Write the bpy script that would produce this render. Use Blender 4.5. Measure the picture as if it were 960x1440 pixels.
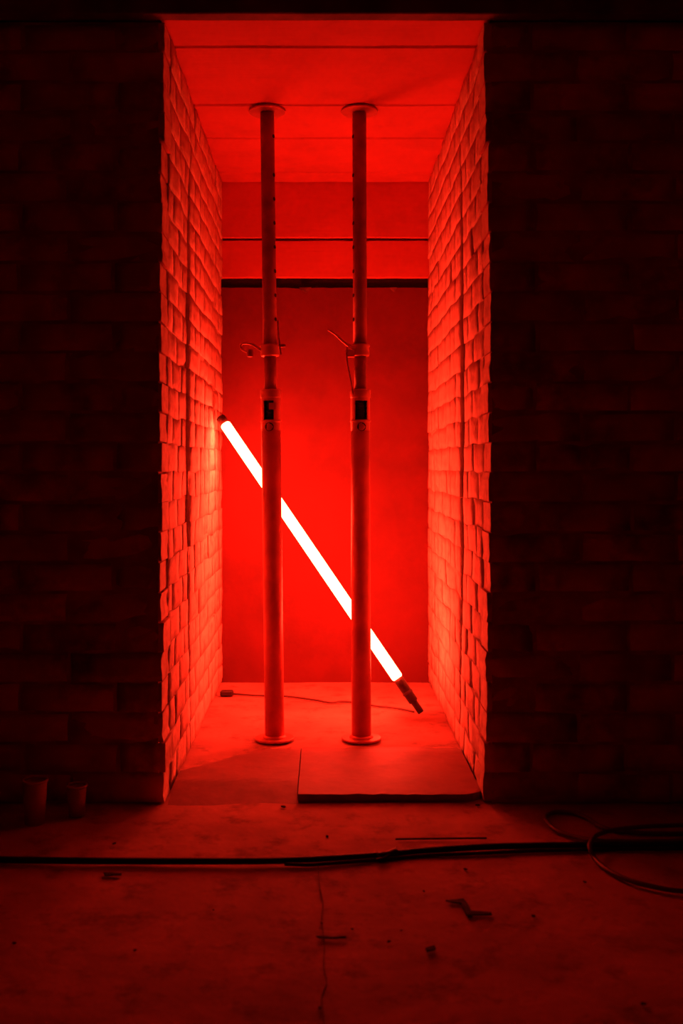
import bpy, bmesh, math, random
from mathutils import Vector, Matrix, noise

# ------------------------------------------------------------------ camera, world, exposure
for o in list(bpy.data.objects):
    bpy.data.objects.remove(o)
S = bpy.context.scene
C = S.collection
D = 2.75            # camera to wall face, metres
PX = 520.0          # pixels per metre on the wall face
VX, VY = 457.0, 656.0
EYE = 0.911
cam_d = bpy.data.cameras.new('camera')
cam = bpy.data.objects.new('camera', cam_d)
C.objects.link(cam)
cam.location = (0, 0, EYE)
cam.rotation_euler = (math.pi/2, 0, 0)
cam_d.sensor_width = 36
cam_d.sensor_fit = 'AUTO'
cam_d.lens = PX*D/1440*36
cam_d.shift_x = (480-VX)/1440
cam_d.shift_y = (VY-720)/1440
cam_d.clip_start = 0.05
cam_d.dof.use_dof = True
cam_d.dof.focus_distance = 3.6
cam_d.dof.aperture_fstop = 3.5
S.camera = cam
w = bpy.data.worlds.new('world')
S.world = w
w.use_nodes = True
w.node_tree.nodes['Background'].inputs[0].default_value = (0, 0, 0, 1)
w.node_tree.nodes['Background'].inputs[1].default_value = 0
S.view_settings.view_transform = 'Standard'
S.view_settings.look = 'None'
S.view_settings.gamma = 1
S.view_settings.use_curve_mapping = False
S.view_settings.exposure = 0.0
TUBE_STRENGTH = 140.0
TUBE_COLOUR = (1.0, 0.034, 0.014, 1)

# ------------------------------------------------------------------ helpers
R = random.Random(7)

def mat(name, col, var=0.25, scale=9.0, rough=0.85, metal=0.0, bump=0.3, bscale=40.0, bdist=0.004,
        dark=None, dscale=3.0, damt=0.5, streak=None, per_obj=0.0, spec=0.4):
    m = bpy.data.materials.new(name)
    m.use_nodes = True
    nt = m.node_tree
    N, L = nt.nodes, nt.links
    b = N['Principled BSDF']
    b.inputs['Roughness'].default_value = rough
    b.inputs['Metallic'].default_value = metal
    b.inputs['Specular IOR Level'].default_value = spec
    g = N.new('ShaderNodeNewGeometry')
    n1 = N.new('ShaderNodeTexNoise')
    n1.inputs['Scale'].default_value = scale
    n1.inputs['Detail'].default_value = 6
    L.new(g.outputs['Position'], n1.inputs['Vector'])
    r1 = N.new('ShaderNodeValToRGB')
    r1.color_ramp.elements[0].position = 0.3
    r1.color_ramp.elements[1].position = 0.7
    lo = [c*(1-var) for c in col]
    hi = [min(1, c*(1+var)) for c in col]
    r1.color_ramp.elements[0].color = (*lo, 1)
    r1.color_ramp.elements[1].color = (*hi, 1)
    L.new(n1.outputs['Fac'], r1.inputs['Fac'])
    out = r1.outputs['Color']
    if dark:
        n2 = N.new('ShaderNodeTexNoise')
        n2.inputs['Scale'].default_value = dscale
        n2.inputs['Detail'].default_value = 8
        n2.inputs['Roughness'].default_value = 0.65
        L.new(g.outputs['Position'], n2.inputs['Vector'])
        r2 = N.new('ShaderNodeValToRGB')
        r2.color_ramp.elements[0].position = 0.52
        r2.color_ramp.elements[1].position = 0.68
        r2.color_ramp.elements[0].color = (0, 0, 0, 1)
        r2.color_ramp.elements[1].color = (damt, damt, damt, 1)
        L.new(n2.outputs['Fac'], r2.inputs['Fac'])
        mx = N.new('ShaderNodeMixRGB')
        L.new(r2.outputs['Color'], mx.inputs['Fac'])
        L.new(out, mx.inputs['Color1'])
        mx.inputs['Color2'].default_value = (*dark, 1)
        out = mx.outputs['Color']
    if per_obj:
        oi = N.new('ShaderNodeObjectInfo')
        mr = N.new('ShaderNodeMapRange')
        mr.inputs['To Min'].default_value = 1-per_obj
        mr.inputs['To Max'].default_value = 1+per_obj
        L.new(oi.outputs['Random'], mr.inputs['Value'])
        mm = N.new('ShaderNodeVectorMath')
        mm.operation = 'SCALE'
        L.new(out, mm.inputs[0])
        L.new(mr.outputs['Result'], mm.inputs['Scale'])
        out = mm.outputs['Vector']
    L.new(out, b.inputs['Base Color'])
    if bump:
        n3 = N.new('ShaderNodeTexNoise')
        n3.inputs['Scale'].default_value = bscale
        n3.inputs['Detail'].default_value = 5
        if streak:
            mp = N.new('ShaderNodeMapping')
            mp.inputs['Rotation'].default_value = streak[0]
            mp.inputs['Scale'].default_value = streak[1]
            L.new(g.outputs['Position'], mp.inputs['Vector'])
            L.new(mp.outputs['Vector'], n3.inputs['Vector'])
        else:
            L.new(g.outputs['Position'], n3.inputs['Vector'])
        bp = N.new('ShaderNodeBump')
        bp.inputs['Strength'].default_value = bump
        bp.inputs['Distance'].default_value = bdist
        L.new(n3.outputs['Fac'], bp.inputs['Height'])
        L.new(bp.outputs['Normal'], b.inputs['Normal'])
    return m

def emis(name, col, strength):
    m = bpy.data.materials.new(name)
    m.use_nodes = True
    nt = m.node_tree
    nt.nodes.clear()
    e = nt.nodes.new('ShaderNodeEmission')
    e.inputs[0].default_value = col
    e.inputs[1].default_value = strength
    o = nt.nodes.new('ShaderNodeOutputMaterial')
    nt.links.new(e.outputs[0], o.inputs[0])
    return m

M = dict(
    limewash=mat('limewashed_brick', (0.68, 0.56, 0.44), var=0.12, scale=30, bump=0.7, bscale=26, bdist=0.007,
                 dark=(0.22, 0.07, 0.05), dscale=14, damt=0.6, per_obj=0.06),
    limemortar=mat('limewashed_mortar', (0.60, 0.47, 0.36), var=0.2, scale=20, bump=0.5, bscale=60),
    trowel=mat('limewashed_brick_trowelled', (0.68, 0.56, 0.44), var=0.12, scale=30, bump=0.8, bscale=20, bdist=0.010,
               streak=((math.radians(38), 0, 0), (1, 3.4, 0.7)), dark=(0.22, 0.07, 0.05), dscale=14, damt=0.45, per_obj=0.05),
    plaster=mat('stained_plaster', (0.16, 0.020, 0.014), var=0.10, scale=6, bump=0.5, bscale=18, bdist=0.006,
                dark=(0.10, 0.015, 0.01), dscale=4, damt=0.45),
    brick=mat('dark_brick', (0.50, 0.16, 0.11), var=0.3, scale=9, bump=0.6, bscale=40, dark=(0.06, 0.03, 0.02), dscale=5,
              damt=0.75, per_obj=0.16),
    mortar=mat('dark_mortar', (0.38, 0.14, 0.10), var=0.3, scale=14, bump=0.7, bscale=70),
    board=mat('painted_board', (0.60, 0.12, 0.08), var=0.06, scale=5, bump=0.35, bscale=14,
              streak=((0, 0, 0), (0.6, 5, 5)), dark=(0.38, 0.09, 0.06), dscale=4, damt=0.4),
    roomwall=mat('pale_room_plaster', (0.36, 0.23, 0.19), var=0.1, bump=0.3),
    gap=mat('gap_shade_black', (0.012, 0.008, 0.007), bump=0.3),  # near-black colour stands in for the shade inside gaps and holes
    lintel=mat('sooty_steel', (0.15, 0.06, 0.045), var=0.4, rough=0.8, bump=0.6, bscale=30, dark=(0.02, 0.012, 0.01), damt=0.8),
    floor=mat('worn_concrete', (0.44, 0.24, 0.19), var=0.25, scale=5, bump=0.5, bscale=30, bdist=0.005, rough=0.85, spec=0.25,
              dark=(0.12, 0.06, 0.042), dscale=11, damt=0.65),
    slab=mat('smooth_threshold_slab', (0.23, 0.075, 0.055), var=0.2, scale=9, bump=0.5, bscale=30, rough=0.62,
             dark=(0.16, 0.05, 0.035), dscale=6, damt=0.5),
    steel=mat('galvanised_steel', (0.62, 0.16, 0.12), var=0.15, scale=12, rough=0.45, metal=0.3, bump=0.15, bscale=60, bdist=0.001),
    rust=mat('rusty_steel', (0.28, 0.06, 0.045), var=0.25, scale=16, rough=0.55, metal=0.3, bump=0.3, bscale=70, bdist=0.001),
    bright=mat('worn_red_paint', (0.55, 0.18, 0.13), var=0.15, scale=20, rough=0.4, metal=0.3, bump=0.2, bscale=60, bdist=0.001),
    black=mat('black_rubber', (0.014, 0.011, 0.011), var=0.2, rough=0.6, bump=0.15),
    greycable=mat('grey_cable_sheath', (0.13, 0.07, 0.055), var=0.1, rough=0.4, bump=0.05),
    thinlead=mat('brown_cable_sheath', (0.10, 0.035, 0.03), var=0.1, rough=0.5, bump=0.05),
    cap=mat('dark_plastic', (0.05, 0.025, 0.02), var=0.2, rough=0.4, bump=0.1),
    cup=mat('paper_cup', (0.58, 0.46, 0.40), var=0.05, rough=0.6, bump=0.05),
    debris=mat('dark_debris', (0.012, 0.008, 0.007), var=0.4, rough=0.9, bump=0.5),
    grit=mat('grey_grit', (0.16, 0.09, 0.07), var=0.4, rough=0.9, bump=0.5),
    wire=mat('steel_wire', (0.35, 0.14, 0.11), rough=0.35, metal=0.6, bump=0),
    tube=emis('red_light_tube', TUBE_COLOUR, TUBE_STRENGTH),
)

def link(name, me, m=None, parent=None, smooth=False):
    if m is not None:
        me.materials.append(M[m])
    if smooth:
        me.polygons.foreach_set('use_smooth', [True]*len(me.polygons))
    o = bpy.data.objects.new(name, me)
    C.objects.link(o)
    if parent is not None:
        o.parent = parent
    return o

def mesh(name, v, f):
    me = bpy.data.meshes.new(name)
    me.from_pydata([tuple(p) for p in v], [], f)
    me.update()
    bm = bmesh.new()
    bm.from_mesh(me)
    bmesh.ops.recalc_face_normals(bm, faces=bm.faces)
    bm.to_mesh(me)
    bm.free()
    return me

def tag(o, label, cat, group=None, kind=None):
    o['label'] = label
    o['category'] = cat
    if group:
        o['group'] = group
    if kind:
        o['kind'] = kind
    return o

def empty(name, loc):
    o = bpy.data.objects.new(name, None)
    C.objects.link(o)
    o.location = loc
    o.empty_display_size = 0.05
    return o

def box_vf(x0, x1, y0, y1, z0, z1):
    v = [(x0, y0, z0), (x1, y0, z0), (x1, y1, z0), (x0, y1, z0), (x0, y0, z1), (x1, y0, z1), (x1, y1, z1), (x0, y1, z1)]
    f = [(0, 3, 2, 1), (4, 5, 6, 7), (0, 1, 5, 4), (1, 2, 6, 5), (2, 3, 7, 6), (3, 0, 4, 7)]
    return v, f

def boxes(name, rects):
    V, F = [], []
    for r in rects:
        v, f = box_vf(*r)
        n = len(V)
        V += v
        F += [tuple(i+n for i in q) for q in f]
    return mesh(name, V, F)

def rough_box(name, r, seg, amp, freq=9.0, seed=0.0, bev=0.004):
    """a box with subdivided, slightly uneven faces and eased edges"""
    bm = bmesh.new()
    v, f = box_vf(*r)
    bv = [bm.verts.new(p) for p in v]
    for q in f:
        bm.faces.new([bv[i] for i in q])
    dims = (r[1]-r[0], r[3]-r[2], r[5]-r[4])
    for ax in range(3):
        n = int(dims[ax]/seg)
        for k in range(1, n+1):
            co = [0, 0, 0]
            co[ax] = r[2*ax]+dims[ax]*k/(n+1)
            no = [0, 0, 0]
            no[ax] = 1
            bmesh.ops.bisect_plane(bm, geom=bm.verts[:]+bm.edges[:]+bm.faces[:], plane_co=co, plane_no=no)
    if bev:
        es = [e for e in bm.edges if len(e.link_faces) == 2 and e.calc_face_angle(0) > 0.5]
        bmesh.ops.bevel(bm, geom=es, offset=bev, segments=1, affect='EDGES')
    for q in bm.verts:
        d = noise.noise_vector(Vector(q.co)*freq+Vector((seed, seed*1.7, -seed)))
        q.co += d*amp
    bmesh.ops.recalc_face_normals(bm, faces=bm.faces)
    me = bpy.data.meshes.new(name)
    bm.to_mesh(me)
    bm.free()
    return me

def lathe(prof, n=24, cap=True):
    V, F = [], []
    for (r, z) in prof:
        for k in range(n):
            a = 2*math.pi*k/n
            V.append((r*math.cos(a), r*math.sin(a), z))
    for i in range(len(prof)-1):
        for k in range(n):
            F.append((i*n+k, i*n+(k+1) % n, (i+1)*n+(k+1) % n, (i+1)*n+k))
    if cap:
        F.append(tuple(range(n-1, -1, -1)))
        F.append(tuple((len(prof)-1)*n+k for k in range(n)))
    return V, F

def lathe_mesh(name, prof, n=24, cap=True):
    return mesh(name, *lathe(prof, n, cap))

def spline(pts, sub=8):
    P = [Vector(p) for p in pts]
    P = [P[0]*2-P[1]]+P+[P[-1]*2-P[-2]]
    out = []
    for i in range(1, len(P)-2):
        a, b, c, d = P[i-1], P[i], P[i+1], P[i+2]
        for k in range(sub):
            t = k/sub
            out.append(0.5*((2*b)+(c-a)*t+(2*a-5*b+4*c-d)*t*t+(3*b-a-3*c+d)*t**3))
    out.append(P[-2])
    return out

def sweep(name, pts, r, n=10, sub=8):
    P = spline(pts, sub) if sub > 1 else [Vector(p) for p in pts]
    V, F = [], []
    up = Vector((0, 0, 1))
    for i, p in enumerate(P):
        t = (P[min(i+1, len(P)-1)]-P[max(i-1, 0)]).normalized()
        s = t.cross(up)
        if s.length < 0.05:
            s = t.cross(Vector((0, 1, 0)))
        s.normalize()
        u = s.cross(t)
        rr = r(i/(len(P)-1)) if callable(r) else r
        for k in range(n):
            a = 2*math.pi*k/n
            V.append(p+(s*math.cos(a)+u*math.sin(a))*rr)
    for i in range(len(P)-1):
        for k in range(n):
            F.append((i*n+k, i*n+(k+1) % n, (i+1)*n+(k+1) % n, (i+1)*n+k))
    F.append(tuple(range(n-1, -1, -1)))
    F.append(tuple((len(P)-1)*n+k for k in range(n)))
    return mesh(name, V, F)

def ground(px, py, z=0.0):
    k = (EYE-z)*PX/(py-VY)
    return Vector(((px-VX)/PX*k, k*D, z))

# ------------------------------------------------------------------ dimensions of the place
H = 2.115                       # underside of the passage ceiling
YF, YM, YS, YB = D, D+0.12, 3.27, 4.305
HWF, HWR = 0.445, 0.4355         # half width of the opening: front wall, rear wall
NC = 26
CH = H/NC

# brick: local u = +X (length), v = +Z (height), face towards -Y
def brick_mesh(name, L, Hh, dep, rng, amp=0.004, nu=4, nv=3):
    V, F = [], []
    idx = {}
    for j in range(nv+1):
        for i in range(nu+1):
            edge = i in (0, nu) or j in (0, nv)
            u = -L/2+L*i/nu
            v = -Hh/2+Hh*j/nv
            if 0 < i < nu:
                u += rng.uniform(-1, 1)*L*0.04
            d = rng.uniform(-amp, amp)*0.6+(amp*0.8+0.0005 if edge else 0)
            u += rng.uniform(-1, 1)*amp*0.8
            v += rng.uniform(-1, 1)*amp*0.45
            idx[i, j] = len(V)
            V.append((u, d, v))
    for j in range(nv):
        for i in range(nu):
            F.append((idx[i, j], idx[i+1, j], idx[i+1, j+1], idx[i, j+1]))
    ring = [idx[i, 0] for i in range(nu+1)]+[idx[nu, j] for j in range(1, nv+1)]+[idx[i, nv] for i in range(nu-1, -1, -1)]+[idx[0, j] for j in range(nv-1, 0, -1)]
    back = []
    for q in ring:
        back.append(len(V))
        V.append((V[q][0], dep, V[q][2]))
    n = len(ring)
    for i in range(n):
        F.append((ring[i], back[i], back[(i+1) % n], ring[(i+1) % n]))
    return mesh(name, V, F)

def end_faces(me):
    me.materials.append(M['limewash'])
    for p in me.polygons:
        if abs(p.normal.x) > 0.7:
            p.material_index = 1
            p.use_smooth = False

VAR = {}
def variants(kind, L, Hh, dep, material, amp, n=8, nu=4, nv=3):
    out = []
    for k in range(n):
        me = brick_mesh('brick', L, Hh, dep, R, amp, nu, nv)
        me.materials.append(M[material])
        me.polygons.foreach_set('use_smooth', [True]*len(me.polygons))
        out.append(me)
    VAR[kind] = out
    return out

def put_brick(kind, parent, loc, rz, sx=1.0):
    o = bpy.data.objects.new('brick', R.choice(VAR[kind]))
    C.objects.link(o)
    o.parent = parent
    o.location = loc
    o.rotation_euler = (R.uniform(-.008, .008), R.uniform(-.012, .012), rz+R.uniform(-.006, .006))
    o.scale = (sx, 1, 1)
    return o

# ------------------------------------------------------------------ floor
def floor_mesh():
    xs = [-2.4+0.06*i for i in range(81)]
    ys = [-1.2+0.06*i for i in range(94)]
    V, F = [], []
    for y in ys:
        for x in xs:
            p = Vector((x, y, 0))
            z = noise.noise(p*2.1)*0.003+noise.noise(p*7)*0.0025
            V.append((x, y, z-0.003))
    nx = len(xs)
    for j in range(len(ys)-1):
        for i in range(nx-1):
            F.append((j*nx+i, j*nx+i+1, (j+1)*nx+i+1, (j+1)*nx+i))
    n = len(V)
    me = mesh('floor', V, F)
    return me
fl = tag(link('floor', floor_mesh(), 'floor', smooth=True), 'dusty worn concrete floor running into the doorway', 'floor', kind='structure')

# ------------------------------------------------------------------ front wall (dark, either side of the opening)
def hw_front(z):                # the opening bellies out a little at half height
    return 0.432+0.013*math.sin(math.pi*min(max(z/H, 0), 1))

wf = boxes('wall_front', [(-2.4, -0.452, YF+0.006, YM, 0, H), (0.452, 2.4, YF+0.006, YM, 0, H), (-2.4, 2.4, YF+0.006, YM, H+0.053, 2.9)])
wall_front = tag(link('wall_front', wf, 'mortar'), 'dark unlit brick wall around the glowing doorway', 'wall', kind='structure')
variants('front', 0.246, CH-0.010, 0.118, 'brick', 0.0035, 8, 4, 3)
variants('corner', 0.246, CH-0.004, 0.118, 'brick', 0.0028, 8, 4, 4)
for me in VAR['corner']:
    end_faces(me)
for s in (-1, 1):
    for c in range(NC):
        z = (c+0.5)*CH
        e = hw_front(z)+R.uniform(-0.004, 0.005)
        header = c % 2
        x = e
        lens = ([0.122] if header else [])+[0.246]*4
        for q, Lb in enumerate(lens):
            put_brick('front' if q else 'corner', wall_front, (s*(x+Lb/2), YF+(0 if q else 0.003)+R.uniform(-.003, .003), z), 0, Lb/0.246)
            x += Lb+0.010

# the rest of the dark room the photograph was taken in
for nm, r, lb in (('wall_room_left', (-2.5, -2.4, -1.2, YM, 0, 2.9), 'side wall of the dark room beyond the cups'),
                  ('wall_room_right', (2.4, 2.5, -1.2, YM, 0, 2.9), 'side wall of the dark room beyond the cable loops'),
                  ('wall_room_rear', (-2.5, 2.5, -1.3, -1.2, 0, 2.9), 'wall of the dark room facing the glowing doorway')):
    tag(link(nm, boxes(nm, [r]), 'roomwall'), lb, 'wall', kind='structure')
tag(link('ceiling_room', boxes('ceiling_room', [(-2.5, 2.5, -1.3, YM, 2.9, 3.0)]), 'roomwall'), 'ceiling of the dark room before the doorway', 'ceiling', kind='structure')

# ------------------------------------------------------------------ side walls of the passage, brick by brick
def field(y, z, s):
    p = Vector((s*5.0, y, z))
    return noise.noise(p*7)*0.0040+noise.noise(p*19)*0.0022

def worn_brick(parent, material, s, x, y0, y1, z0, z1):
    """one limewashed brick: lumpy face that follows the unevenness of the whole wall, ragged soft edges"""
    nu, nv = (4, 3) if y1-y0 > 0.16 else (3, 3)
    def warp(y, z):              # joints wander together, so neighbouring bricks stay apart by a hair
        p = Vector((y*6, z*6, s*3.0))
        return y+noise.noise(p)*0.012, z+noise.noise(p+Vector((9, 4, 1)))*0.010
    g = 0.0003
    worn = R.random() < (0.30 if z0 < 1.3 else 0.10)      # limewash lies thicker higher up
    g = R.uniform(0.0006, 0.0016) if worn else g
    rel = R.uniform(0.0014, 0.0034) if worn else R.uniform(0.0, 0.0003)
    chip = R.choice([None, None, None, (0, 0), (1, 0), (0, 1), (1, 1)])
    lean = R.uniform(-0.0005, 0.0005)
    V, F, ix = [], [], {}
    yc, zc = (y0+y1)/2, (z0+z1)/2
    for j in range(nv+1):
        for i in range(nu+1):
            y = y0+g+(y1-y0-2*g)*i/nu
            z = z0+g+(z1-z0-2*g)*j/nv
            edge = i in (0, nu) or j in (0, nv)
            if not edge:
                y += R.uniform(-1, 1)*0.010
                z += R.uniform(-1, 1)*0.006
            d = field(y, z, s)+(rel if edge else 0)+R.uniform(-1, 1)*(0.0007 if worn or not edge else 0.0)+(lean*(i/nu-0.5)*2 if worn else 0)
            if worn and chip and (i == chip[0]*nu or j == chip[1]*nv) and abs(i/nu-chip[0])+abs(j/nv-chip[1]) < 0.7:
                d += 0.0045
            y, z = warp(y, z)
            ix[i, j] = len(V)
            V.append([s*(abs(x)+d), y, max(z, 0.0)])
    for j in range(nv):
        for i in range(nu):
            F.append((ix[i, j], ix[i+1, j], ix[i+1, j+1], ix[i, j+1]))
    ring = [ix[i, 0] for i in range(nu+1)]+[ix[nu, j] for j in range(1, nv+1)]+[ix[i, nv] for i in range(nu-1, -1, -1)]+[ix[0, j] for j in range(nv-1, 0, -1)]
    n = len(V)
    for q in ring:
        V.append([s*(abs(x)+0.024), V[q][1], V[q][2]])
    for i in range(len(ring)):
        k = (i+1) % len(ring)
        F.append((ring[i], n+i, n+k, ring[k]))
    V = [(v[0]-x, v[1]-yc, v[2]-zc) for v in V]
    o = link('brick', mesh('brick', V, F), material, parent, True)
    for k, p in enumerate(o.data.polygons):      # soft face, crisp sides
        p.use_smooth = k < nu*nv
    o.location = (x, yc, zc)
    return o

def jamb(s):
    nm = 'wall_left' if s < 0 else 'wall_right'
    a, b = HWR+0.0050, HWF+0.0065
    rect = [(a, 0.9, YS+0.004, YB+0.3, 0, 2.5), (b, 0.9, YM, YS+0.004, 0, 2.5)]
    if s < 0:
        rect = [(-r[1], -r[0], *r[2:]) for r in rect]
    core = tag(link(nm, boxes(nm, rect), 'limemortar'),
               'limewashed brick side of the passage %s the glowing tube' % ('touching the top end of' if s < 0 else 'nearest the bottom end of'),
               'wall', kind='structure')
    rz = math.pi/2 if s < 0 else -math.pi/2      # face looks into the passage
    for c in range(NC):
        z = (c+0.5)*CH
        kind = 'limewash' if s < 0 else 'trowel'
        for (y0, y1, hw, odd) in ((YM-0.004, YS, hw_front(z)+0.001, 0), (YS, YB+0.02, HWR, 1)):
            tot = y1-y0
            if odd and c % 3 == 1:
                n = max(2, round(tot/0.128))
                wds = [tot/n]*n
            else:
                n = max(1, round(tot/0.255))
                wd = tot/n
                wds = [wd]*n if c % 2 else [wd/2]+[wd]*(n-1)+[wd/2]
            y = y0
            for wd in wds:
                yy = y+wd/2
                y += wd
                x = s*hw
                kk = kind
                if s > 0 and z < 1.0 and yy > 3.5:
                    kk = 'limewash'
                worn_brick(core, kk, s, x, y-wd, y, c*CH, (c+1)*CH)
jamb(-1)
jamb(1)

# ------------------------------------------------------------------ back wall: plaster below, two boards and a black strip darkening the slot above
def plaster_mesh():
    nx, nz = 44, 80
    V, F = [], []
    x0, x1, z0, z1 = -0.46, 0.46, -0.02, 1.668
    for j in range(nz+1):
        for i in range(nx+1):
            x = x0+(x1-x0)*i/nx
            z = z0+(z1-z0)*j/nz
            p = Vector((x, 0, z))
            d = noise.noise(p*3)*0.006+noise.noise(p*11)*0.002
            if j == nz:
                z += min(0, noise.noise(p*14)*0.012)
            V.append((x, YB+d, z))
    for j in range(nz):
        for i in range(nx):
            a = j*(nx+1)+i
            F.append((a, a+1, a+nx+2, a+nx+1))
    n = len(V)
    ring = [j for j in range(nz*(nx+1), (nz+1)*(nx+1))]
    for q in ring:
        V.append((V[q][0], YB+0.2, V[q][2]))
    for i in range(nx):
        F.append((ring[i], ring[i+1], n+i+1, n+i))
    return mesh('wall_back', V, F)
wb = tag(link('wall_back', plaster_mesh(), 'plaster', smooth=False), 'mottled plaster wall closing the passage behind the glowing tube', 'wall', kind='structure')
link('recess', boxes('recess', [(-0.46, 0.46, YB+0.12, YB+0.2, 1.60, H+0.06)]), 'gap', wb)  # black backing, the shade of the gaps put into its colour
link('board', rough_box('board', (-0.45, 0.45, YB-0.006, YB+0.10, 1.877, H+0.02), 0.06, 0.0025, seed=3), 'board', wb)
link('board', rough_box('board', (-0.45, 0.45, YB-0.004, YB+0.10, 1.709, 1.867), 0.06, 0.0025, seed=5), 'board', wb)
t1 = link('trim_1', rough_box('trim_1', (-0.45, 0.45, YB+0.012, YB+0.07, 1.664, 1.706), 0.05, 0.002, seed=8, bev=0.002), 'gap')  # black strip added so the slot reads as deep shade
tag(t1, 'black strip added as shade in the slot at the top of the back wall', 'lintel', kind='structure')
# ragged chips of the plaster just under the black strip
for (px, wd, dp) in ((429, 0.05, 0.022), (553, 0.03, 0.018), (385, 0.04, 0.008)):
    x = (px-VX)/PX*YB/D
    v = [(x-wd/2, 0, 0), (x+wd/2, 0, 0), (x+wd*0.1, 0, -dp), (x-wd*0.3, 0, -dp*0.55), (x+wd*0.35, 0, -dp*0.5)]
    front = [(p[0], YB-0.008, 1.668+p[2]) for p in v]
    backv = [(p[0], YB+0.02, 1.668+p[2]) for p in v]
    o5 = [0, 3, 2, 4, 1]
    me = mesh('plaster_chip', front+backv, [tuple(o5), tuple(i+5 for i in reversed(o5))]+[(o5[i], o5[(i+1) % 5], o5[(i+1) % 5]+5, o5[i]+5) for i in range(5)])
    link('plaster_chip', me, 'lintel', wb)

# ------------------------------------------------------------------ ceiling of the passage: broad boards laid across
ceil = tag(link('ceiling', boxes('ceiling', [(-0.9, 0.9, YM+0.002, YB+0.3, H+0.055, H+0.14)]), 'gap'),
           'ceiling of broad boards laid across the passage', 'ceiling', kind='structure')
joints = [YF+0.002, 2.937, 3.40, 3.735, 4.165, YB]
for i in range(5):
    y0, y1 = joints[i]+0.001, joints[i+1]-0.001
    if i == 4:
        y1 = YB-0.008
    dz = (0.009, 0.006, 0.003, 0.0, -0.003)[i]
    link('plank', rough_box('plank', (-0.45, 0.45, y0, y1, H+dz, H+0.052), 0.09, 0.002, seed=i*3.1, bev=0.005), 'board', ceil)
tl = link('trim_2', rough_box('trim_2', (-1.5, 1.5, YF-0.045, YF+0.001, H+0.001, H+0.20), 0.10, 0.0022, freq=12, seed=11, bev=0.003), 'lintel')
tag(tl, 'long beam spanning the top of the doorway', 'beam', kind='structure')

# ------------------------------------------------------------------ threshold slabs
xr0 = (419-VX)/PX*1.01
xr1 = (667-VX)/PX*1.01
def slab_grid(x0, x1, yfront, yrear, height, skirt):
    nx, ny = 22, 22
    V, F = [], []
    for j in range(ny+1):
        for i in range(nx+1):
            x = x0+(x1-x0)*i/nx
            u = i/nx
            ya, yr = yfront(u), yrear(u)
            y = ya+(yr-ya)*j/ny
            if j == 0:
                y += noise.noise(Vector((x*40, 3, 0)))*0.004
            z = height(y, j/ny)+noise.noise(Vector((x*9, y*9, 2)))*0.0015
            if j == 0:
                z += noise.noise(Vector((x*55, 7, 0)))*0.0025
            V.append((x, y, z))
    for j in range(ny):
        for i in range(nx):
            a = j*(nx+1)+i
            F.append((a, a+1, a+nx+2, a+nx+1))
    edges = []
    if 'front' in skirt:
        edges.append([i for i in range(nx+1)])
    if 'left' in skirt:
        edges.append([j*(nx+1) for j in range(ny+1)])
    if 'right' in skirt:
        edges.append([j*(nx+1)+nx for j in range(ny+1)])
    for e in edges:
        n = len(V)
        for q in e:
            V.append((V[q][0], V[q][1]+(0.004 if q <= nx else 0), -0.010))
        for i in range(len(e)-1):
            F.append((e[i], e[i+1], n+i+1, n+i))
    return mesh('threshold_slab', V, F)
def wob(u, s): return 0.02*noise.noise(Vector((u*6, s, 0)))+0.012*noise.noise(Vector((u*17, s, 4)))
sl = link('threshold_slab', slab_grid(xr0, 0.427, lambda u: YF+0.012+(max(0, u-0.94)*0.5), lambda u: 3.325+wob(u, 3), lambda y, t: 0.021*min(1, (1-t)/0.25)-0.006*max(0, 1-(1-t)/0.25), ('front', 'left')), 'slab')
tag(sl, 'raised threshold slab with a dark open front edge, right half of the doorway', 'slab')
sl2 = link('threshold_slab', slab_grid(-0.425, xr0-0.003, lambda u: YF-0.03, lambda u: 3.05+0.265*min(1, u/0.65)+wob(u, 9),
           lambda y, t: -0.006+0.026*min(1, max(0, (y-(YF-0.02))/0.16))*min(1, (1-t)/0.2), ('right',)), 'slab')
tag(sl2, 'low threshold slab sloping down to the floor, left half of the doorway', 'slab')

# ------------------------------------------------------------------ steel props
def plate_mesh(name, r, thick, sign):
    """round plate with eased rim (sign +1 stands on z=0, -1 hangs from z=0)"""
    z = [0, 0.001, thick-0.001, thick]
    rr = [r-0.001, r, r, r-0.0015]
    return lathe_mesh(name, [(a, sign*b) for a, b in zip(rr, z)], 36)

def thread_mesh(r, z0, z1, pitch=0.009):
    prof = []
    n = int((z1-z0)/pitch*4)
    for i in range(n+1):
        prof.append((r+(0.0018 if i % 4 in (1, 2) else -0.0012), z0+(z1-z0)*i/n))
    return lathe_mesh('screw_thread', prof, 20)

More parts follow.
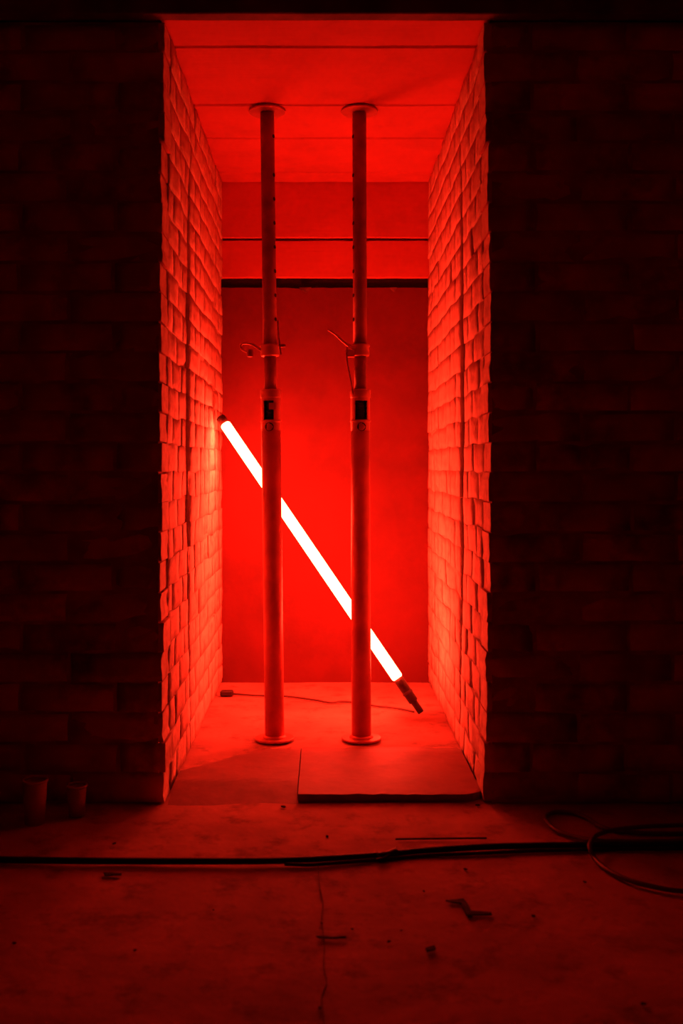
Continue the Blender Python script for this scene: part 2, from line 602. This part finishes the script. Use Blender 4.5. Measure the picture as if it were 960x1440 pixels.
def tube_with_window(r, z0, z1, w0, w1, half_deg, facing):
    """thin walled steel tube with a window cut into the side that faces `facing` (radians)"""
    n = 48
    zs = [z0, w0, w1, z1]
    V, F = [], []
    for rr in (r, r-0.004):
        for z in zs:
            for k in range(n):
                a = 2*math.pi*k/n
                V.append((rr*math.cos(a), rr*math.sin(a), z))
    def hole(k):
        a = 2*math.pi*(k+0.5)/n
        d = (a-facing+math.pi) % (2*math.pi)-math.pi
        return abs(d) < math.radians(half_deg)
    def vi(s, j, k): return s*4*n+j*n+k % n
    for s in (0, 1):
        for j in range(3):
            for k in range(n):
                if j == 1 and hole(k):
                    continue
                F.append((vi(s, j, k), vi(s, j, k+1), vi(s, j+1, k+1), vi(s, j+1, k)))
    for k in range(n):
        F.append((vi(0, 3, k), vi(0, 3, k+1), vi(1, 3, k+1), vi(1, 3, k)))
        if hole(k):
            F.append((vi(0, 1, k), vi(0, 1, k+1), vi(1, 1, k+1), vi(1, 1, k)))
            F.append((vi(0, 2, k), vi(0, 2, k+1), vi(1, 2, k+1), vi(1, 2, k)))
            if not hole(k-1):
                F.append((vi(0, 1, k), vi(0, 2, k), vi(1, 2, k), vi(1, 1, k)))
            if not hole(k+1):
                F.append((vi(0, 1, k+1), vi(0, 2, k+1), vi(1, 2, k+1), vi(1, 1, k+1)))
    return mesh('outer_tube', V, F)

def prop(base, top, left):
    b, t = Vector(base), Vector(top)
    root = empty('steel_prop', b)
    ax = (t-b).normalized()
    root.rotation_mode = 'QUATERNION'
    root.rotation_quaternion = Vector((0, 0, 1)).rotation_difference(ax)
    Lp = (t-b).length
    link('base_plate', plate_mesh('base_plate', 0.066, 0.007, 1), 'bright', root)
    link('weld', lathe_mesh('weld', [(0.040, 0.006), (0.039, 0.010), (0.0335, 0.015)], 24), 'steel', root, True)
    link('outer_tube', lathe_mesh('outer_tube', [(0.0325, 0.008), (0.0325, 1.030)], 40), 'steel', root, True)
    F0 = -math.pi/2
    sk = tube_with_window(0.0325, 1.030, 1.140, 1.066, 1.130, 36 if left else 40, F0-(0.22 if left else -0.05))
    hs = link('slotted_head', sk, 'bright', root, False)
    link('screw_thread', thread_mesh(0.0185, 1.02, 1.165), 'black', root, True)
    link('retaining_ring', lathe_mesh('retaining_ring', [(0.0330, 1.058), (0.0345, 1.060), (0.0345, 1.064), (0.0330, 1.066)], 32), 'bright', root, True)
    # stop slot below the ring: flat black oval painted for its inner shade, pin across it
    bm = bmesh.new()
    bmesh.ops.create_circle(bm, cap_ends=True, segments=20, radius=1)
    me = bpy.data.meshes.new('stop_slot')
    bm.to_mesh(me)
    bm.free()
    pts = []
    for v in me.vertices:
        ang = F0+(-0.12 if left else 0.1)+v.co.x*0.015/0.0325
        v.co = Vector((0.0331*math.cos(ang), 0.0331*math.sin(ang), 1.042+v.co.y*0.0145))
    link('stop_slot', me, 'gap', hs)
    if not left:
        link('stop_pin', sweep('stop_pin', [(0.003, -0.030, 1.042), (0.003, -0.0355, 1.042)], 0.006, 12, 1), 'bright', hs)
    if left:
        link('latch', rough_box('latch', (-0.004, 0.019, -0.034, -0.026, 1.099, 1.121), 0.05, 0.0012, seed=2, bev=0.003), 'bright', hs)
    # collar nut
    link('collar_nut', lathe_mesh('collar_nut', [(0.026, 1.138), (0.0335, 1.140), (0.0345, 1.144), (0.0345, 1.164), (0.0335, 1.168), (0.022, 1.170)], 28), 'bright', root, True)
    # threaded sleeve, upper collar
    link('sleeve', lathe_mesh('sleeve', [(0.0205, 1.168), (0.0205, 1.290)], 32), 'rust', root, True)
    uc = link('upper_collar', lathe_mesh('upper_collar', [(0.024, 1.280), (0.030, 1.282), (0.032, 1.287), (0.030, 1.310), (0.033, 1.314), (0.033, 1.319), (0.025, 1.321)], 28), 'bright', root, True)
    it = link('inner_tube', lathe_mesh('inner_tube', [(0.0235, 1.300), (0.0235, Lp-0.010)], 36), 'rust', root, True)
    # pin holes up the inner tube: black discs painted for their shaded insides
    ha = F0+math.radians(62 if left else -68)
    ys = [191, 246, 280, 314, 348, 382, 416, 450]
    hm = None
    for y in ys:
        z = (VY-y)/PX*1.245+EYE
        c = Vector((0.0232*math.cos(ha), 0.0232*math.sin(ha), z))
        d = Vector((math.cos(ha), math.sin(ha), 0))
        if hm is None:
            hm = sweep('pin_hole', [(0, 0, 0), (0.0012*d.x, 0.0012*d.y, 0)], 0.0065, 14, 1)
            hm.materials.append(M['gap'])
        o = bpy.data.objects.new('pin_hole', hm)
        C.objects.link(o)
        o.parent = it
        o.location = c
    # handles, pins and wires
    if left:
        link('handle', sweep('handle', [(-0.028, -0.005, 1.300), (-0.060, -0.004, 1.322), (-0.092, 0.0, 1.326), (-0.098, 0.0, 1.312), (-0.085, -0.006, 1.300), (-0.060, -0.012, 1.290)], 0.0045, 10), 'bright', root, True)
        link('locking_pin', lathe_mesh('locking_pin', [(0.009, -0.012), (0.010, -0.010), (0.010, 0.010), (0.009, 0.012)], 16), 'rust', root, True).location = (-0.066, -0.02, 1.290)
        link('lug', rough_box('lug', (0.026, 0.052, -0.006, 0.004, 1.312, 1.321), 0.05, 0.001, seed=4, bev=0.002), 'rust', root)
        link('retaining_wire', sweep('retaining_wire', [(0.028, -0.012, 1.40), (0.030, -0.014, 1.36), (0.034, -0.010, 1.315), (0.038, -0.008, 1.285)], 0.0025, 8), 'rust', root, True)
    else:
        link('handle', sweep('handle', [(-0.018, -0.020, 1.306), (-0.036, -0.026, 1.312), (-0.062, -0.030, 1.332), (-0.085, -0.033, 1.352), (-0.108, -0.036, 1.366)], lambda t: 0.0065-0.003*t, 10), 'bright', root, True)
        link('lug', rough_box('lug', (-0.044, -0.020, -0.030, -0.010, 1.276, 1.300), 0.05, 0.001, seed=6, bev=0.003), 'bright', root)
        link('retaining_wire', sweep('retaining_wire', [(-0.044, -0.018, 1.312), (-0.046, -0.024, 1.285), (-0.040, -0.026, 1.235), (-0.030, -0.028, 1.185), (-0.025, -0.030, 1.150)], 0.0028, 8), 'rust', root, True)
    tp = link('top_plate', plate_mesh('top_plate', 0.062, 0.006, -1), 'bright', root)
    tp.location = (0, 0, Lp-0.001)
    tp.rotation_euler = (0.02, 0, 0.0)
    return root

k0, k1 = 1.234, 1.252
def at(px, k, z): return ((px-VX)/PX*k, k*D, z)
pl = prop(at(386, k0, 0.001), at(375.5, k1, H+0.001), True)
tag(pl, 'adjustable steel prop with a small knob at its collar, left of the pair', 'prop', 'steel props standing in the passage')
pr = prop(at(508, k0, 0.001), at(505, k1, H+0.001), False)
tag(pr, 'adjustable steel prop with a handle sticking up to the left, right of the pair', 'prop', 'steel props standing in the passage')

# ------------------------------------------------------------------ the glowing tube
A = Vector((-0.4105, 1.445*D, 1.105))      # upper end, leaning on the left side
B = Vector((0.347, 1.335*D, 0.022))       # lower end, on the floor
ax = (B-A)
LT = ax.length
root = empty('light_tube', B)
root.rotation_mode = 'QUATERNION'
root.rotation_quaternion = Vector((0, 0, 1)).rotation_difference((A-B).normalized())
tag(root, 'glowing red fluorescent tube leaning diagonally across the passage', 'light tube')
# local z: 0 at the floor end, LT at the wall end
r0 = 0.0205
z_lo, z_hi = LT*0.108, LT*0.974
link('glowing_tube', lathe_mesh('glowing_tube', [(r0*0.80, z_lo), (r0, z_lo+0.006), (r0, z_hi-0.006), (r0*0.80, z_hi)], 32), 'tube', root, True)
ec = link('end_cap', lathe_mesh('end_cap', [(0.014, z_lo-0.10), (0.0175, z_lo-0.098), (0.0185, z_lo-0.03), (0.0185, z_lo)], 24), 'cap', root, True)
link('collar', lathe_mesh('collar', [(0.0185, z_lo-0.066), (0.0198, z_lo-0.064), (0.0198, z_lo-0.058), (0.0185, z_lo-0.056)], 24), 'thinlead', ec, True)
link('plug', lathe_mesh('plug', [(0.009, 0.0), (0.012, 0.003), (0.0125, z_lo-0.104), (0.014, z_lo-0.100)], 20), 'cap', root, True)
link('end_cap', lathe_mesh('end_cap', [(0.0185, z_hi), (0.0185, LT-0.004), (0.014, LT)], 24), 'cap', root, True)

# lead running along the floor of the passage to the tube's lower end
lead = empty('power_lead', ground(322, 975, 0.006))
tag(lead, 'thin power lead along the passage floor to the tube end', 'cable')
o0 = lead.location.copy()
lp = [ground(x, y, 0.0045)-o0 for (x, y) in ((326, 975.5), (360, 978), (400, 979), (440, 984), (464, 988), (480, 986.5), (500, 988), (530, 993), (560, 996.5), (582, 1001))]
link('cord', sweep('cord', lp, 0.0038, 8), 'thinlead', lead, True)
pb = ground(321, 975, 0.011)-o0
link('connector', rough_box('connector', (pb.x-0.032, pb.x+0.020, pb.y-0.013, pb.y+0.013, pb.z-0.010, pb.z+0.012), 0.02, 0.001, seed=3, bev=0.005), 'cap', lead)

# ------------------------------------------------------------------ cables on the floor in front of the doorway
def fpath(pts, r):
    return [ground(x, y, r*1.0+(p[0] if p else 0)) for (x, y, *p) in pts]
r1 = 0.0078
main = empty('black_cable', ground(280, 1211, 0))
tag(main, 'thick black cable lying straight across the floor before the doorway', 'cable')
o0 = main.location.copy()
pts = [(-260, 1204), (-120, 1207), (0, 1209), (120, 1210.5), (260, 1211), (380, 1210.5), (450, 1208), (530, 1203), (600, 1196), (680, 1191), (760, 1189), (860, 1188), (1000, 1186), (1200, 1184)]
link('cord', sweep('cord', [p-o0 for p in fpath(pts, r1)], r1, 12), 'black', main, True)
tp = [p-o0 for p in fpath([(532, 1206), (545, 1202.5), (558, 1200)], r1)]
link('tape_wrap', sweep('tape_wrap', tp, lambda t: 0.0105+0.0012*math.sin(t*9), 12), 'black', main, True)
tb = [ground(x, y, 0.010)-o0 for (x, y) in ((530, 1209), (541, 1206), (552, 1198), (556, 1193))]
link('tape_tail', sweep('tape_tail', tb, 0.0035, 6), 'black', main, True)
r2 = 0.0042
sec = link('black_cable', sweep('black_cable', fpath([(400, 1215), (430, 1216), (470, 1213.5), (540, 1208), (590, 1203.5), (640, 1201), (690, 1199), (760, 1196), (880, 1194), (1000, 1193), (1200, 1191)], r2), r2, 10), 'black', None, True)
tag(sec, 'thinner black cable running along the near side of the thick one', 'cable')
r3 = 0.0055
loop1 = link('cable_loop', sweep('cable_loop', fpath([(1150, 1176), (1000, 1181, .008), (900, 1183, .008), (840, 1182, .006), (805, 1176), (780, 1166), (768, 1154), (769, 1146), (782, 1141.5), (806, 1143), (826, 1151), (846, 1163), (880, 1170), (960, 1172), (1150, 1168)], r3), r3, 10), 'greycable', None, True)
tag(loop1, 'loop of grey cable on the floor against the wall', 'cable')
loop2 = link('cable_loop', sweep('cable_loop', fpath([(1180, 1262), (1060, 1257), (960, 1253), (915, 1246), (880, 1236), (852, 1222), (836, 1207), (829, 1192, .016), (832, 1181, .02), (842, 1173, .018), (870, 1166, .015), (930, 1161, .013), (1050, 1158, .004)], r3), r3, 10), 'greycable', None, True)
tag(loop2, 'loop of grey cable curving over the black cable and out of the frame', 'cable')

# ------------------------------------------------------------------ cups by the wall
def cup(px, py, r_top, r_bot, h, label):
    g = ground(px, py)
    root = empty('paper_cup', g)
    tag(root, label, 'cup', 'cups standing by the wall')
    prof = [(r_bot*0.9, 0.006), (r_bot, 0.0), (r_top, h-0.004), (r_top-0.0015, h-0.004), (r_bot-0.0015, 0.008)]
    V, F = lathe(prof, 28, False)
    n = 28
    F.append(tuple(range(n-1, -1, -1)))
    F.append(tuple(4*n+k for k in range(n)))
    link('cup_body', mesh('cup_body', V, F), 'cup', root, True)
    rp = [(r_top*math.cos(2*math.pi*k/24), r_top*math.sin(2*math.pi*k/24), h-0.003) for k in range(25)]
    link('rim', sweep('rim', rp, 0.0032, 8, 1), 'cup', root, True)
    return root
cup(49, 1157, 0.031, 0.025, 0.112, 'larger cup with a rolled rim by the left wall')
cup(108, 1146, 0.025, 0.021, 0.080, 'smaller cup nearer the doorway by the left wall')

# ------------------------------------------------------------------ litter on the floor
def scrap(name, quad, th, m, label, cat, z=0.001):
    P = [ground(x, y, 0) for (x, y) in quad]
    n = len(P)
    V = [(p.x, p.y, z) for p in P]+[(p.x+R.uniform(-.002, .002), p.y+R.uniform(-.002, .002), z+th*R.uniform(.7, 1.3)) for p in P]
    F = [tuple(range(n)), tuple(n+i for i in range(n))]+[(i, (i+1) % n, n+(i+1) % n, n+i) for i in range(n)]
    return tag(link(name, mesh(name, V, F), m), label, cat)
scrap('bent_scrap', [(626, 1268), (640, 1267), (653, 1266), (658, 1274), (662, 1283), (690, 1285), (692, 1288), (656, 1289), (650, 1278), (648, 1272), (636, 1271)], 0.003, 'debris', 'dark bent zigzag scrap lying on the floor', 'scrap')
scrap('wood_splinter', [(444, 1318), (453, 1317), (466, 1319), (486, 1318.5), (487, 1320), (466, 1321.5), (448, 1320.5)], 0.0025, 'debris', 'thin curved splinter on the floor by the crack', 'splinter')
scrap('wood_splinter', [(146, 1229), (158, 1229.5), (171, 1230), (171, 1232), (158, 1232), (147, 1233)], 0.003, 'debris', 'small dark splinter just below the left run of black cable', 'splinter')
scrap('wood_splinter', [(598, 1336), (610, 1333), (612, 1337), (600, 1340)], 0.004, 'debris', 'small dark chip low on the floor, below the zigzag scrap', 'chip')
stick = link('thin_stick', sweep('thin_stick', [ground(x, y, 0.004) for (x, y) in ((556, 1180), (620, 1179.2), (684, 1178.6))], 0.0022, 6, 2), 'debris', None, True)
tag(stick, 'thin straight stick lying between the threshold and the black cable', 'stick')
# hairline crack running towards the camera
cr = [ground(x, y, 0.0006) for (x, y) in ((447, 1218), (449, 1245), (454, 1270), (452, 1292), (456, 1330), (455, 1358), (459, 1382), (452, 1402), (455, 1440), (450, 1500))]
cp = spline(cr, 4)
cv = []
for i, p in enumerate(cp):
    wdt = 0.0010*(1+0.8*noise.noise(Vector((i*0.7, 0, 0))))
    cv += [(p.x-wdt, p.y, p.z), (p.x+wdt, p.y, p.z), (p.x, p.y, -0.006)]
cf = []
for i in range(len(cp)-1):
    a, b = 3*i, 3*i+3
    cf += [(a, a+1, b+1, b), (a, b, b+2, a+2), (a+1, a+2, b+2, b+1)]
link('crack', mesh('crack', cv, cf), 'grit', fl)

crumbs = [(495, 1307, 4, 'dark crumb of rubble between the curved splinter and the zigzag scrap'),
          (564, 1309, 3, 'tiny crumb of rubble below and left of the zigzag scrap'),
          (547, 1325, 5, 'crumb of rubble right of the curved splinter, level with it'),
          (452, 1298, 3, 'tiny crumb of rubble on the crack just above the curved splinter'),
          (654, 1223, 5, 'crumb of rubble above the zigzag scrap, close below the black cable'),
          (596, 1254, 4, 'small crumb of rubble up and left of the zigzag scrap'),
          (160, 1187, 5, 'crumb of rubble behind the black cable, below the smaller cup'),
          (190, 1337, 5, 'lone crumb of rubble on the lower left floor'),
          (822, 1241, 5, 'crumb of rubble left of the grey cable curving out of the frame'),
          (750, 1289, 6, 'crumb of rubble right of the zigzag scrap'),
          (300, 1280, 3, 'tiny crumb of rubble on the open floor left of the crack'),
          (398, 1135.5, 6, 'crumb of rubble at the foot of the sloping threshold slab'),
          (460, 1177, 5, 'crumb of rubble between the raised slab and the black cable'),
          (905, 1413, 7, 'crumb of rubble in the lower right corner of the floor'),
          (450, 1418, 5, 'crumb of rubble beside the crack at the bottom of the picture'),
          (20, 1327, 6, 'crumb of rubble on the floor at the far left'),
          (672, 1133, 5, 'crumb of rubble at the right foot of the doorway')]
for (x, y, s, lb) in crumbs:
    g = ground(x, y, 0)
    bm = bmesh.new()
    bmesh.ops.create_icosphere(bm, subdivisions=1, radius=1)
    rr = s/PX*g.y/D*0.5
    for v in bm.verts:
        v.co = Vector((v.co.x*rr*1.5, v.co.y*rr, v.co.z*rr*0.55+rr*0.4))*(1+R.uniform(-.25, .25))
    me = bpy.data.meshes.new('rubble_crumb')
    bm.to_mesh(me)
    bm.free()
    o = link('rubble_crumb', me, 'debris')
    o.location = g
    o.rotation_euler = (0, 0, R.uniform(0, 6))
    tag(o, lb, 'rubble', 'crumbs of rubble on the floor')
